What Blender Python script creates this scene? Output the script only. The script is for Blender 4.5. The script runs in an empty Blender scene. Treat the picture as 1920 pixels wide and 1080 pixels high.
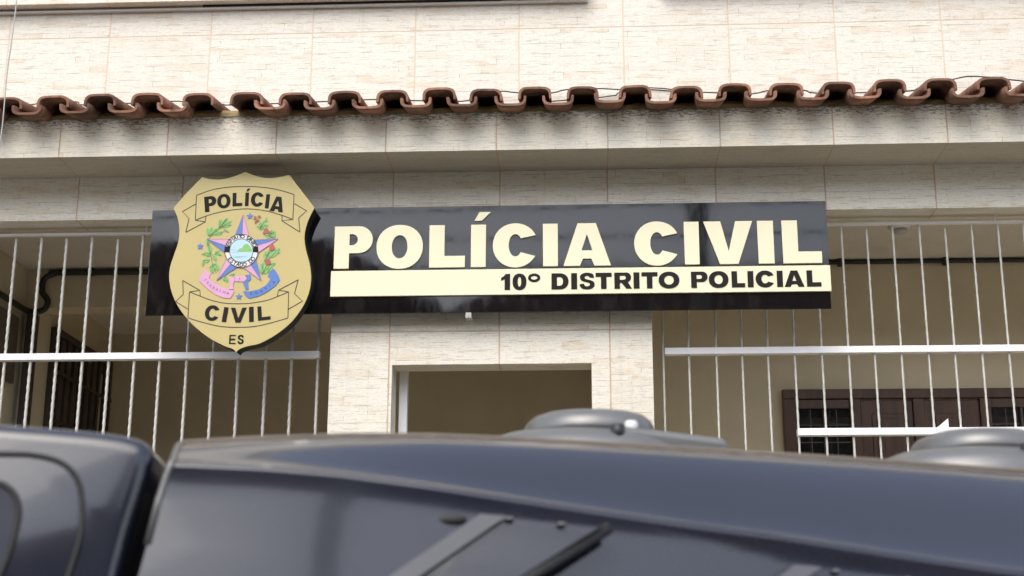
import bpy, bmesh, math, random
from mathutils import Vector, Matrix
random.seed(7)
R = math.radians
scene = bpy.context.scene
# ---------------------------------------------------------------- camera, sky, sun, exposure
CP = Vector((0.38602, -6.21686, 1.5001)); F = 2642.0
pitch, yaw, roll = 0.260986, -0.0525073, 0.0022258
fw = Vector((math.sin(yaw)*math.cos(pitch), math.cos(yaw)*math.cos(pitch), math.sin(pitch)))
rt0 = Vector((math.cos(yaw), -math.sin(yaw), 0)); up0 = rt0.cross(fw)
rt = math.cos(roll)*rt0 + math.sin(roll)*up0; up = -math.sin(roll)*rt0 + math.cos(roll)*up0
cam = bpy.data.cameras.new('camera'); camo = bpy.data.objects.new('camera', cam)
scene.collection.objects.link(camo); scene.camera = camo
camo.matrix_world = Matrix(((rt.x, up.x, -fw.x, CP.x), (rt.y, up.y, -fw.y, CP.y), (rt.z, up.z, -fw.z, CP.z), (0, 0, 0, 1)))
cam.sensor_width = 36; cam.lens = F/1920*36; cam.clip_start = 0.05; cam.clip_end = 2000
cam.dof.use_dof = True; cam.dof.focus_distance = 6.25; cam.dof.aperture_fstop = 5.0
SUN_EL, SUN_AZ = 50, -15          # azimuth from -y (behind the camera), negative = from the left
w = bpy.data.worlds.new('World'); scene.world = w; w.use_nodes = True
nt = w.node_tree; sky = nt.nodes.new('ShaderNodeTexSky'); sky.sky_type = 'NISHITA'; sky.sun_disc = False
sky.sun_elevation = R(SUN_EL); sky.sun_rotation = R(180+SUN_AZ*-1); sky.dust_density = 2.5; sky.air_density = 1.0; sky.ozone_density = 1.0
bg = nt.nodes['Background']; bg.inputs[1].default_value = 0.15; hs = nt.nodes.new('ShaderNodeHueSaturation'); hs.inputs['Saturation'].default_value = .60
nt.links.new(sky.outputs[0], hs.inputs['Color']); nt.links.new(hs.outputs[0], bg.inputs[0])   # thin even cloud: a paler sky
sl = bpy.data.lights.new('sun', 'SUN'); sl.energy = 0.55; sl.angle = R(56); sl.color = (1, .945, .85)
so = bpy.data.objects.new('sun', sl); scene.collection.objects.link(so)
sd = Vector((math.sin(R(SUN_AZ))*math.cos(R(SUN_EL)), -math.cos(R(SUN_AZ))*math.cos(R(SUN_EL)), math.sin(R(SUN_EL))))
so.rotation_euler = sd.to_track_quat('Z', 'Y').to_euler()
scene.view_settings.view_transform = 'Standard'; scene.view_settings.look = 'None'
scene.view_settings.exposure = 1.24; scene.view_settings.gamma = 1
scene.cycles.max_bounces = 10; scene.cycles.diffuse_bounces = 6
# ---------------------------------------------------------------- helpers
def ray(px, py): return F*fw + (px-960)*rt - (py-540)*up
def at(px, py, Y):
    d = ray(px, py); return CP + d*((Y-CP.y)/d.y)
def link(o): scene.collection.objects.link(o); return o
def empty(name, loc=(0, 0, 0), label=None, cat=None, group=None):
    o = bpy.data.objects.new(name, None); link(o); o.location = loc; o.empty_display_size = .1
    if label: o['label'] = label
    if cat: o['category'] = cat
    if group: o['group'] = group
    return o
def tag(o, label=None, cat=None, group=None, kind=None):
    for k, v in (('label', label), ('category', cat), ('group', group), ('kind', kind)):
        if v: o[k] = v
    return o
def obj(name, bm, mat, parent=None, smooth=False, label=None, bevel=0, seg=2):
    bmesh.ops.recalc_face_normals(bm, faces=bm.faces)
    me = bpy.data.meshes.new(name); bm.to_mesh(me); bm.free(); me.materials.append(mat)
    if smooth:
        for p in me.polygons: p.use_smooth = True
    o = bpy.data.objects.new(name, me); link(o)
    if parent:
        o.parent = parent
        off = Vector((0, 0, 0)); q = parent
        while q: off += q.location; q = q.parent
        me.transform(Matrix.Translation(-off))
    if bevel:
        b = o.modifiers.new('bevel', 'BEVEL'); b.width = bevel; b.segments = seg; b.limit_method = 'ANGLE'; b.angle_limit = R(40)
    if label: o['label'] = label
    return o
def box(bm, x0, x1, y0, y1, z0, z1):
    v = [bm.verts.new(p) for p in ((x0,y0,z0),(x1,y0,z0),(x1,y1,z0),(x0,y1,z0),(x0,y0,z1),(x1,y0,z1),(x1,y1,z1),(x0,y1,z1))]
    for f in ((0,1,2,3),(4,5,6,7),(0,1,5,4),(1,2,6,5),(2,3,7,6),(3,0,4,7)): bm.faces.new([v[i] for i in f])
    return bm
def bx(*a): return box(bmesh.new(), *a)
def prism(bm, pts, y0, y1):
    """closed polygon in x,z extruded in y"""
    a = [bm.verts.new((x, y0, z)) for x, z in pts]; b = [bm.verts.new((x, y1, z)) for x, z in pts]; n = len(pts)
    bm.faces.new(a); bm.faces.new(b[::-1])
    for i in range(n): bm.faces.new((a[i], a[(i+1) % n], b[(i+1) % n], b[i]))
    return bm
def tube(bm, pts, r, n=8, caps=True):
    pts = [Vector(p) for p in pts]; rings = []; ref = None
    for i, p in enumerate(pts):
        t = (pts[min(i+1, len(pts)-1)]-pts[max(i-1, 0)]).normalized()
        if ref is None: ref = t.orthogonal().normalized()
        ref = (ref - t*ref.dot(t)).normalized(); b = t.cross(ref)
        rr = r[i] if isinstance(r, (list, tuple)) else r
        rings.append([bm.verts.new(p + rr*(math.cos(2*math.pi*k/n)*ref + math.sin(2*math.pi*k/n)*b)) for k in range(n)])
    for a, b in zip(rings, rings[1:]):
        for k in range(n): bm.faces.new((a[k], a[(k+1) % n], b[(k+1) % n], b[k]))
    if caps: bm.faces.new(rings[0][::-1]); bm.faces.new(rings[-1])
    return bm
def spline(pts, n=8):
    """Catmull-Rom through points of any dimension"""
    P = [tuple(p) for p in pts]; P = [P[0]]+P+[P[-1]]; out = []
    for i in range(1, len(P)-2):
        for k in range(n):
            t = k/n; out.append(tuple(.5*((2*b)+(-a+c)*t+(2*a-5*b+4*c-d)*t*t+(-a+3*b-3*c+d)*t**3) for a, b, c, d in zip(P[i-1], P[i], P[i+1], P[i+2])))
    return out+[P[-1]]
def grid(bm, rows, close=False):
    V = [[bm.verts.new(p) for p in r] for r in rows]
    for a, b in zip(V, V[1:]):
        for i in range(len(a)-1): bm.faces.new((a[i], a[i+1], b[i+1], b[i]))
    return bm
# ---------------------------------------------------------------- materials
class NT:
    def __init__(s, name):
        s.m = bpy.data.materials.new(name); s.m.use_nodes = True; s.t = s.m.node_tree; s.b = s.t.nodes['Principled BSDF']
    def n(s, typ, **k):
        o = s.t.nodes.new('ShaderNode'+typ)
        for a, v in k.items(): setattr(o, a, v)
        return o
    def put(s, sock, v):
        if isinstance(v, bpy.types.NodeSocket): s.t.links.new(v, sock)
        elif v is not None: sock.default_value = v
    def math(s, op, a, b=None, c=None, clamp=False):
        o = s.n('Math', operation=op, use_clamp=clamp); s.put(o.inputs[0], a); s.put(o.inputs[1], b)
        if c is not None: s.put(o.inputs[2], c)
        return o.outputs[0]
    def coord(s):
        o = s.n('TexCoord'); q = s.n('SeparateXYZ'); s.t.links.new(o.outputs['Object'], q.inputs[0]); return o.outputs['Object'], q.outputs
    def comb(s, x, y, z=0.0):
        o = s.n('CombineXYZ'); s.put(o.inputs[0], x); s.put(o.inputs[1], y); s.put(o.inputs[2], z); return o.outputs[0]
    def mapping(s, v, sc):
        o = s.n('Mapping'); s.put(o.inputs[0], v); o.inputs['Scale'].default_value = sc; return o.outputs[0]
    def noise(s, v, scale, detail=4, rough=.6):
        o = s.n('TexNoise'); s.put(o.inputs['Vector'], v); o.inputs['Scale'].default_value = scale
        o.inputs['Detail'].default_value = detail; o.inputs['Roughness'].default_value = rough; return o.outputs[0]
    def ramp(s, f, a, b, lo=0.0, hi=1.0):
        o = s.n('MapRange'); o.clamp = True; s.put(o.inputs[0], f)
        for i, v in zip((1, 2, 3, 4), (a, b, lo, hi)): s.put(o.inputs[i], v)
        return o.outputs[0]
    def mix(s, f, a, b, mode='MIX'):
        o = s.n('Mix', data_type='RGBA', blend_type=mode); s.put(o.inputs[0], f)
        for i, v in ((6, a), (7, b)):
            s.put(o.inputs[i], v if isinstance(v, bpy.types.NodeSocket) else (*v, 1))
        return o.outputs[2]
    def bump(s, h, strength=.3, dist=.01):
        o = s.n('Bump'); o.inputs['Strength'].default_value = strength; o.inputs['Distance'].default_value = dist
        s.put(o.inputs['Height'], h); s.t.links.new(o.outputs[0], s.b.inputs['Normal'])
    def done(s, col=None, rough=None, metal=None, spec=None, coat=None):
        if col is not None: s.put(s.b.inputs['Base Color'], col if isinstance(col, bpy.types.NodeSocket) else (*col, 1))
        s.put(s.b.inputs['Roughness'], rough); s.put(s.b.inputs['Metallic'], metal); s.put(s.b.inputs['Specular IOR Level'], spec)
        s.put(s.b.inputs['Coat Weight'], coat)
        return s.m
def plain(name, col, rough=.6, var=.15, scale=12, metal=0, spec=.5, bump=0, coat=0):
    s = NT(name); v, _ = s.coord(); a = s.noise(v, scale, 5); b = s.noise(v, scale*9, 3)
    f = s.math('ADD', s.math('MULTIPLY', a, .7), s.math('MULTIPLY', b, .3))
    c = s.mix(s.ramp(f, .3, .7), tuple(x*(1-var) for x in col), tuple(min(1, x*(1+var)) for x in col))
    if bump: s.bump(b, bump, .003)
    return s.done(c, s.ramp(a, .3, .7, max(0, rough-.06), min(1, rough+.06)), metal, spec, coat)
def tile_mat(name, offx, tint, dirt=False, warm=1.0, grout=(.46, .30, .19), sk=.68):
    s = NT(name); v, q = s.coord(); x, y, z = q
    u = s.math('ADD', x, s.math('MULTIPLY', y, .7)); vv = s.math('ADD', z, y); p = s.comb(u, vv)
    def joint(c, off, size, wd):
        g = s.math('FRACT', s.math('ADD', s.math('DIVIDE', s.math('SUBTRACT', c, off), size), 40.5)); d = s.math('MULTIPLY', s.math('ABSOLUTE', s.math('SUBTRACT', g, .5)), size)
        return s.ramp(d, wd*.5, wd, 1, 0), s.math('FLOOR', s.math('ADD', s.math('DIVIDE', s.math('SUBTRACT', c, off), size), 40.0))
    jx, ix = joint(x, offx, .5, .0042); jz, iz = joint(z, 2.962, .496, .0042)
    J = s.math('MAXIMUM', jx, jz)
    # every ceramic tile carries the same kind of printed ledge-stone relief, shifted from tile to tile
    sh = s.math('ADD', s.math('MULTIPLY', ix, .37), s.math('MULTIPLY', iz, .61))
    P = s.comb(s.math('ADD', u, sh), vv)
    def brick(bw, rh, ms, sc=1.0, sq=.6, off=.37):
        o = s.n('TexBrick'); o.offset = off; o.offset_frequency = 3; o.squash = sq; o.squash_frequency = 2
        s.put(o.inputs['Vector'], P); o.inputs['Scale'].default_value = sc
        o.inputs['Color1'].default_value = (0, 0, 0, 1); o.inputs['Color2'].default_value = (1, 1, 1, 1); o.inputs['Mortar'].default_value = (.5, .5, .5, 1)
        o.inputs['Mortar Size'].default_value = ms; o.inputs['Mortar Smooth'].default_value = .4
        o.inputs['Brick Width'].default_value = bw; o.inputs['Row Height'].default_value = rh; return o
    b1 = brick(.23, .0265, .0010); b2 = brick(.36, .041, .0011, off=.61, sq=.8)
    warp = s.noise(s.mapping(P, (5, 16, 1)), 1.0, 2)
    sel = s.ramp(warp, .46, .54)
    cellv = s.mix(sel, b1.outputs['Color'], b2.outputs['Color'])
    mort = s.n('Mix', data_type='FLOAT'); s.put(mort.inputs[0], sel); s.put(mort.inputs[2], b1.outputs['Fac']); s.put(mort.inputs[3], b2.outputs['Fac'])
    mort = mort.outputs[0]
    rag = s.noise(s.mapping(P, (9, 34, 1)), 1.0, 4)
    lines = s.math('MULTIPLY', mort, s.ramp(rag, .46, .58))
    st = s.noise(s.mapping(P, (13, 190, 1)), 1.0, 6, .68); streak = s.ramp(st, .54, .66)
    st2 = s.noise(s.mapping(P, (60, 420, 1)), 1.0, 5, .7); fine = s.ramp(st2, .50, .60)
    big = s.noise(s.mapping(P, (3, 5, 1)), 1.0, 3)
    white = tuple(a*b for a, b in zip((.745, .72, .66), tint)); cream = tuple(a*b for a, b in zip((.69, .635, .54), tint)); peach = tuple(a*b for a, b in zip((.67, .57, .44), tint))
    c = s.mix(s.math('MULTIPLY', s.ramp(cellv, .45, .95), s.ramp(big, .35, .65)), white, cream)
    pch = s.math('MULTIPLY', s.ramp(cellv, .80, .92), s.ramp(rag, .42, .6))
    c = s.mix(s.math('MULTIPLY', pch, .75*warm), c, peach)
    c = s.mix(s.math('MULTIPLY', streak, sk), c, tuple(a*.46*k for a, k in zip(cream, (1, 1.03, 1.1))))
    c = s.mix(s.math('MULTIPLY', fine, .42), c, tuple(a*.55 for a in cream))
    c = s.mix(s.math('MULTIPLY', lines, .95), c, (.25, .17, .11))
    if dirt:
        dn = s.noise(s.mapping(p, (34, 120, 1)), 1.0, 8, .78); dg = s.ramp(z, 3.76, 3.905)
        pat = s.noise(s.mapping(p, (4.5, 2.5, 1)), 1.0, 3)
        am = s.math('MULTIPLY', s.math('ADD', s.math('MULTIPLY', s.math('POWER', dg, 2.0), .17), s.math('MULTIPLY', s.ramp(pat, .4, .65), .05)), 1)
        thr = s.math('SUBTRACT', .64, am)
        dm = s.ramp(s.math('SUBTRACT', dn, thr), 0, .07)
        c = s.mix(s.math('MULTIPLY', dm, .85), c, (.07, .058, .043))
        c = s.mix(s.math('MULTIPLY', s.ramp(pat, .35, .7), .14), c, (.42, .38, .31))
    wn = s.n('TexWhiteNoise', noise_dimensions='2D'); s.put(wn.inputs['Vector'], s.comb(ix, iz))
    c = s.mix(s.math('MULTIPLY', wn.outputs['Value'], .16), c, (.60, .52, .41))
    run = s.noise(s.mapping(p, (26, 1.6, 1)), 1.0, 4); c = s.mix(s.math('MULTIPLY', s.ramp(run, .56, .75), .16), c, (.36, .31, .25))
    grime = s.noise(s.mapping(p, (2.2, 1.2, 1)), 1.0, 5)
    c = s.mix(s.math('MULTIPLY', s.ramp(grime, .5, .75), .12), c, (.40, .34, .26))
    jn = s.noise(s.mapping(p, (7, 7, 1)), 1.0, 3)
    c = s.mix(s.math('MULTIPLY', J, s.ramp(jn, .3, .65, .55, .95)), c, grout)
    h = s.math('SUBTRACT', s.math('ADD', s.math('MULTIPLY', cellv, .5), s.math('MULTIPLY', st, .6)), s.math('MULTIPLY', s.math('MAXIMUM', J, lines), 1.2))
    s.bump(h, .35, .004)
    return s.done(c, .42, 0, .4)
M = {}
M['tile_up'] = tile_mat('tile_upper', .09, (.97, .955, .915), warm=1.0, grout=(.60, .46, .33), sk=.66)
M['tile'] = tile_mat('tile_facade', .002, (1.05, 1.03, .97))
M['tile_f'] = tile_mat('tile_fascia', .002, (1.16, 1.135, 1.05), dirt=True, warm=.5)
M['tile_s'] = tile_mat('tile_soffit_shaded', .002, (.68, .65, .58), warm=.3)  # darker copy of the tile, shade of the underside put into its colour
def wall_mat(name, col):
    s = NT(name); v, q = s.coord(); a = s.noise(v, 2.3, 5); b = s.noise(v, 70, 4); d = s.noise(s.mapping(v, (3, 3, .7)), 2, 5)
    c = s.mix(s.ramp(a, .3, .7), tuple(x*.90 for x in col), tuple(x*1.06 for x in col))
    c = s.mix(s.math('MULTIPLY', s.ramp(d, .55, .8), .22), c, tuple(x*.6 for x in col)); s.bump(b, .25, .003)
    return s.done(c, .75, 0, .25)
M['wall'] = wall_mat('painted_render', (.60, .52, .365)); M['wall_d'] = wall_mat('painted_render_inner', (.56, .495, .36))
M['wall_l'] = wall_mat('painted_render_pilaster', (.60, .54, .40))
M['ceil'] = wall_mat('ceiling_paint', (.62, .58, .50))
M['white'] = plain('white_enamel', (.86, .86, .86), .35, .04, 6); s_ = NT('off_white_bar_paint'); v_, q_ = s_.coord(); a_ = s_.noise(v_, 9, 5, .7); b_n = s_.noise(v_, 45, 4, .7)
c_m = s_.mix(s_.ramp(a_, .35, .65), (.50, .48, .42), (.68, .67, .62)); M['bar'] = s_.done(s_.mix(s_.math('MULTIPLY', s_.ramp(b_n, .64, .70), .6), c_m, (.22, .12, .06)), .5, 0, .4)
M['alu'] = plain('aluminium_frame', (.70, .70, .69), .35, .1, 8, metal=.2)
M['black'] = plain('black_plastic', (.018, .017, .016), .45, .3, 14)
M['brown'] = plain('dark_brown_metal', (.045, .032, .026), .5, .3, 14)
s_ = NT('glossy_black_panel'); v_, q_ = s_.coord(); a_ = s_.noise(v_, 1.6, 3); d_ = s_.noise(s_.mapping(v_, (8, 8, 3)), 2, 6, .7)
s_.bump(a_, .035, .02); M['gloss'] = s_.done(s_.mix(s_.ramp(d_, .5, .8), (.005, .005, .006), (.02, .019, .017)), s_.ramp(d_, .4, .75, .03, .09), 0, .6)
M['edge'] = plain('matt_black_edge', (.010, .010, .010), .6, .2, 3)
M['gold'] = plain('pale_gold_panel', (.50, .41, .165), .42, .03, 3)
M['cream'] = plain('cream_lettering', (.80, .745, .52), .4, .02, 3)
M['ink'] = plain('black_lettering', (.010, .009, .007), .6, .15, 5, spec=.2)
M['line'] = plain('thin_black_line', (.05, .042, .025), .6, .1, 5)
M['blue'] = plain('emblem_blue', (.085, .18, .47), .5, .05, 20); M['pink'] = plain('emblem_pink', (.62, .33, .50), .5, .05, 20)
M['leaf'] = plain('emblem_green', (.22, .46, .14), .5, .12, 60); M['leafline'] = plain('emblem_dark_green', (.08, .17, .05), .5, .12, 60)
M['berry'] = plain('emblem_red', (.36, .10, .07), .5, .12, 60)
M['pale'] = plain('emblem_pale_blue', (.44, .63, .70), .5, .03, 20); M['lilac'] = plain('emblem_lilac_ink', (.32, .12, .32), .5, .05, 20); M['navy'] = plain('emblem_navy_ink', (.04, .07, .22), .5, .05, 20)
M['sealwhite'] = plain('emblem_ring', (.66, .66, .64), .5, .03, 20); M['seablue'] = plain('emblem_sea_blue', (.25, .42, .55), .5, .05, 20)
def clay():
    s = NT('terracotta'); v, q = s.coord(); a = s.noise(v, 5, 6); b = s.noise(v, 60, 6, .7); st = s.noise(s.mapping(v, (3, 3, 3)), 6, 8, .75)
    c = s.mix(s.ramp(a, .35, .65), (.19, .095, .060), (.41, .215, .140))
    c = s.mix(s.math('MULTIPLY', s.ramp(st, .50, .64), .75), c, (.055, .040, .032))
    c = s.mix(s.math('MULTIPLY', s.ramp(b, .60, .70), .45), c, (.40, .30, .23)); li = s.noise(v, 22, 4, .7); c = s.mix(s.math('MULTIPLY', s.ramp(li, .60, .70), .5), c, (.20, .19, .15)); tn = s.noise(s.mapping(v, (4.8, .5, .5)), 1, 2); c = s.mix(s.ramp(tn, .4, .62, 0, .45), c, (.07, .045, .038)); s.bump(b, .6, .004); return s.done(c, .85, 0, .2)
M['clay'] = clay(); M['mortar'] = plain('ochre_mortar', (.27, .20, .09), .9, .35, 20, bump=.5)
def wood():
    s = NT('varnished_wood'); v, q = s.coord(); g = s.noise(s.mapping(v, (26, 26, 2.5)), 1, 6); c = s.mix(s.ramp(g, .35, .65), (.036, .015, .006), (.085, .036, .014)); s.bump(g, .2, .002)
    return s.done(c, .38, 0, .5)
M['wood'] = wood()
g = NT('dark_window_glass'); M['glass'] = g.done((.012, .012, .012), .03, 0, .6)
M['wglass'] = plain('brownish_pane', (.11, .085, .068), .35, .3, 8)
M['concrete'] = plain('concrete_paving', (.32, .295, .245), .9, .15, 4, bump=.4); M['asphalt'] = plain('asphalt', (.055, .053, .05), .9, .2, 30, bump=.5)
M['floor'] = plain('porch_floor_tile', (.36, .31, .24), .5, .1, 3)
M['cable'] = plain('grey_cable', (.42, .41, .38), .6, .1, 10)
# ---------------------------------------------------------------- ground, road, pavement
tag(obj('ground', bx(-300, 300, -300, 300, -.30, -.012), M['concrete']), kind='structure')
tag(obj('road', bx(-60, 60, -11.0, -2.15, -.008, 0), M['asphalt']), kind='structure')
tag(obj('pavement', bx(-60, 60, -2.146, -.002, -.008, .14), M['concrete']), kind='structure')
tag(obj('far_pavement', bx(-60, 60, -26.4, -11.004, -.008, .14), M['concrete']), kind='structure')
# ---------------------------------------------------------------- the police station
B = empty('police_station', (0, 0, 0), 'two storey police station front clad in cream ledge stone tiles with a terracotta tiled eave', 'building')
XL, XR = -6.5, 6.5
obj('upper_wall', bx(XL, XR, 0, .18, 3.913, 7.2), M['tile_up'], B)
obj('facade_beam', bx(XL, XR, .0, .17, 3.518, 3.729), M['tile'], B)
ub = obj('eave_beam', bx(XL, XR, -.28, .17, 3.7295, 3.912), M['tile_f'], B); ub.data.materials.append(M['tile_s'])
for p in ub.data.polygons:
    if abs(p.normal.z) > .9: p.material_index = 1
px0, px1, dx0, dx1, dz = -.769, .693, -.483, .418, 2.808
pw = prism(bmesh.new(), [(px0, .14), (dx0, .14), (dx0, dz), (dx1, dz), (dx1, .14), (px1, .14), (px1, 3.5175), (px0, 3.5175)], -.0, .15)
obj('entrance_portal', pw, M['tile'], B, bevel=.002)
CZ = 3.59; XW = -2.585; YB = 2.36
obj('porch_ceiling', bx(XL, XR, .172, 1.10, CZ, CZ+.12), M['ceil'], B)
obj('inner_beam', bx(XL, .60, 1.10, 1.25, 3.375, 3.74), M['wall'], B)
obj('corridor_ceiling', bx(XL, .60, 1.2505, YB, 3.52, 3.62), M['ceil'], B)
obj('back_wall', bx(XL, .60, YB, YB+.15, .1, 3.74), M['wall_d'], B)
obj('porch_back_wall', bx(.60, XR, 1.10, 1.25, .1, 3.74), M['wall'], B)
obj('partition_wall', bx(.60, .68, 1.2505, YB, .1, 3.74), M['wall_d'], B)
obj('pilaster', bx(-2.80, XW, 1.102, 1.29, .1, 3.3745), M['wall_l'], B)
obj('corridor_side_wall', bx(XW-.15, XW-.001, 1.2905, YB-.001, .1, 3.5195), M['wall'], B)
obj('porch_side_wall', bx(-2.80, -2.66, .175, 1.0995, .1, CZ-.001), M['wall_l'], B)
obj('portal_return_wall', bx(.60, .691, .152, 1.0995, .1, CZ-.001), M['wall'], B)
obj('porch_floor', bx(XL, XR, .001, YB, .0, .139), M['floor'], B)
obj('building_side', bx(-6.7, -6.502, .0, 7, 0, 7.2), M['wall'], B); obj('building_side', bx(6.502, 6.7, 0, 7, 0, 7.2), M['wall'], B)
obj('flat_roof', bx(-6.8, 6.8, -.1, 7, 7.205, 7.35), M['ceil'], B)
obj('upper_floor_slab', bx(XL, XR, .182, 7, 3.745, 3.91), M['ceil'], B)
# eave: channel tiles and cover tiles, mortar bed
covers = [(10,180),(99,177),(188,175),(278,176),(372,176),(462,173),(554,172),(646,171),(736,170),(824,164),(911,165),(1002,163),(1093,159),(1191,161),(1287,160),(1377,156),(1474,157),(1571,152),(1666,151),(1761,147),(1862,143)]
YF = -.425; SL = .20
cx = [(at(a, b, YF).x, at(a, b, YF).z) for a, b in covers]
cx = [(cx[0][0]-.206*k, cx[0][1]) for k in range(6, 0, -1)]+cx+[(cx[-1][0]+.213*k, cx[-1][1]) for k in range(1, 7)]
print('cover z', [round(c[1], 3) for c in cx][5:12])
ZC = sum(c[1] for c in cx)/len(cx)
def roof_tile(bm, xc, yf, zc, wf, wb, h, th, up_, slope, skew=0, ln=.47, cut=0):
    """one curved clay tile: arch profile wf wide at the eave, wb at the back; up_=+1 cover, -1 channel"""
    prof = []
    n = 12
    for k in range(n+1):
        a = math.pi*k/n; c_, s_ = math.cos(a), math.sin(a)
        prof.append((math.copysign(abs(c_)**.52, c_), abs(s_)**.55))
    ny = 5; rows_o, rows_i = [], []
    for j in range(ny+1):
        t = j/ny; wd = wf+(wb-wf)*t; y = yf+ln*t
        ro, ri = [], []
        for a, b in prof:
            rg = random.uniform(-.0007, .0007)
            ro.append((xc+skew*t+a*wd/2, y, zc+slope*ln*t+up_*(b*h)+rg)); ri.append((xc+skew*t+a*(wd/2-th), y, zc+slope*ln*t+up_*(b*(h-th))+rg))
        rows_o.append(ro); rows_i.append(ri)
    VO = [[bm.verts.new(p) for p in r] for r in rows_o]; VI = [[bm.verts.new(p) for p in r] for r in rows_i]
    for V in (VO, VI):
        for a, b in zip(V, V[1:]):
            for i in range(n): f = bm.faces.new((a[i], a[i+1], b[i+1], b[i])); f.smooth = True
    for a, b in ((VO[0], VI[0]), (VO[-1], VI[-1])):
        for i in range(n): bm.faces.new((a[i], a[i+1], b[i+1], b[i]))
    for i in (0, n):
        for j in range(ny): bm.faces.new((VO[j][i], VO[j+1][i], VI[j+1][i], VI[j][i]))
rb = bmesh.new()
PANW, COVW = .138, .146
for i, (x, z) in enumerate(cx):
    zt = ZC+(z-ZC)*.6
    roof_tile(rb, x+random.uniform(-.002, .002), YF+random.uniform(-.013, .013), zt-.058, COVW+random.uniform(-.004, .004), .125, .058, .0105, 1, SL+random.uniform(-.012, .012), random.uniform(-.006, .006))
    if i+1 < len(cx) and i != 10:
        xm = (x+cx[i+1][0])/2; zz = ZC-.050+random.uniform(-.003, .003)
        roof_tile(rb, xm+random.uniform(-.003, .003), YF-.018+random.uniform(-.008, .008), zz, PANW+random.uniform(-.004, .004), .098, .046, .011, -1, SL+random.uniform(-.01, .01), random.uniform(-.006, .006))
roof_tile(rb, (cx[10][0]+cx[11][0])/2, YF+.17, ZC-.022, .14, .13, .036, .011, -1, SL, ln=.28)
obj('tiled_roof', rb, M['clay'], B)
mb = bmesh.new()
xs = [XL+.02+i*.04 for i in range(int((XR-XL)/.04))]
rows = []
for (y, z) in ((-.283, 3.911), (-.284, 3.928), (-.27, 3.945), (-.12, 3.962), (-.004, 3.975)):
    rows.append([(x, y+random.uniform(-.004, .004), z+(random.uniform(-.005, .005) if z > 3.92 else 0)) for x in xs])
grid(mb, rows); obj('mortar_bed', mb, M['mortar'], B)
# upper window, its sill and aluminium track (only the lowest bit is in view)
W = empty('window'); W.parent = B
a = at(1104, 10, -.07).x
obj('sill', bx(-3.6, a, -.07, -.002, 4.600, 4.68), M['tile_up'], W, bevel=.003)
obj('track', bx(-3.6, a-.004, -.024, -.002, 4.580, 4.591), M['alu'], W, bevel=.002)
obj('track_gap_shade', bx(-1.45, a-.42, -.03, -.002, 4.5915, 4.5995), M['edge'], W)  # solid black strip painted as the shade in the gap under the sill
obj('frame', bx(-3.6, a-.01, -.045, -.003, 4.681, 4.73), M['alu'], W, bevel=.003)
for k in range(3): obj('pane', bx(-3.55+1.32*k, -3.55+1.32*k+1.24, -.02, -.004, 4.74, 5.75), M['glass'], W); obj('sash', bx(-3.55+1.32*k+1.245, -3.55+1.32*k+1.315, -.04, -.004, 4.731, 5.75), M['alu'], W, bevel=.003)
W2 = empty('window'); W2.parent = B
b_ = at(1240, 2, -.07).x
obj('sill', bx(b_, 3.4, -.07, -.002, 4.628, 4.69), M['tile_up'], W2, bevel=.003)
obj('frame', bx(b_+.01, 3.39, -.045, -.003, 4.691, 4.73), M['alu'], W2, bevel=.003)
obj('pane', bx(b_+.05, 3.35, -.02, -.004, 4.731, 5.75), M['glass'], W2)
# barred window in the corridor's side wall
W = empty('window'); W.parent = B
yw0, yw1, zw0, zw1 = 1.30, 2.26, 1.3, 3.315
obj('pane', bx(XW+.001, XW+.008, yw0+.03, yw1-.03, zw0+.03, zw1-.03), M['wglass'], W)
f = bmesh.new(); 
for q in ((yw0, yw1, zw1-.035, zw1), (yw0, yw1, zw0, zw0+.035), (yw0, yw0+.035, zw0+.0355, zw1-.0355), (yw1-.035, yw1, zw0+.0355, zw1-.0355)): box(f, XW+.0005, XW+.035, *q)
obj('frame', f, M['brown'], W)
gb = bmesh.new()
for k in range(1, 9):
    y = yw0+(yw1-yw0)*k/9; box(gb, XW+.015, XW+.029, y-.007, y+.007, zw0+.036, zw1-.036)
for z in (3.07, 2.80, 2.50, 2.2): box(gb, XW+.0295, XW+.043, yw0+.002, yw1-.002, z-.009, z+.009)
obj('grille', gb, M['brown'], W)
obj('pale_slit', bx(XW+.0085, XW+.012, yw1-.13, yw1-.085, zw0+.05, zw1-.1), M['wall_l'], W)  # narrow pale strip near the far end of the pane
# conduits under the porch ceiling
pb = bmesh.new()
pp = [(-2.66+.035, y, 3.37+.0*y) for y in (.2, .6, .95)]
p1 = [at(60, 572, 1.03), at(80, 560, 1.06)]
path = spline([(-2.627, .20, 3.345), (-2.627, .7, 3.345), (-2.627, 1.0, 3.345), (-2.60, 1.07, 3.345), (-2.545, 1.075, 3.36), (-2.53, 1.075, 3.41), (-2.565, 1.075, 3.46), (-2.56, 1.075, 3.53), (-2.50, 1.075, 3.563), (-2.42, 1.075, 3.566), (-1.2, 1.075, 3.566), (0.55, 1.075, 3.566)], 8)
tube(pb, path, .0165, 10); obj('conduit_pipe', pb, M['black'], B, True)
pb = tube(bmesh.new(), [(.70, 1.085, 3.575), (2.5, 1.085, 3.575), (6, 1.085, 3.575)], .0125, 10); obj('conduit_pipe', pb, M['black'], B, True)
for x in (-2.3, -1.9, .95, 1.75, 2.3): obj('pipe_clamp', bx(x-.010, x+.010, 1.058, 1.099, 3.552, 3.5885), M['black'], B)
obj('frame_post', bx(-2.625, -2.575, 1.04, 1.1, .14, 3.33), M['brown'], B, bevel=.003)
obj('meter_panel', bx(-2.659, -2.635, .35, .98, 2.93, 3.29), M['wglass'], B, bevel=.003)
# white door frame behind the portal
obj('door_frame', bx(dx0+.012, dx0+.050, .165, .21, .141, 2.85), M['white'], B, bevel=.002)
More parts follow.
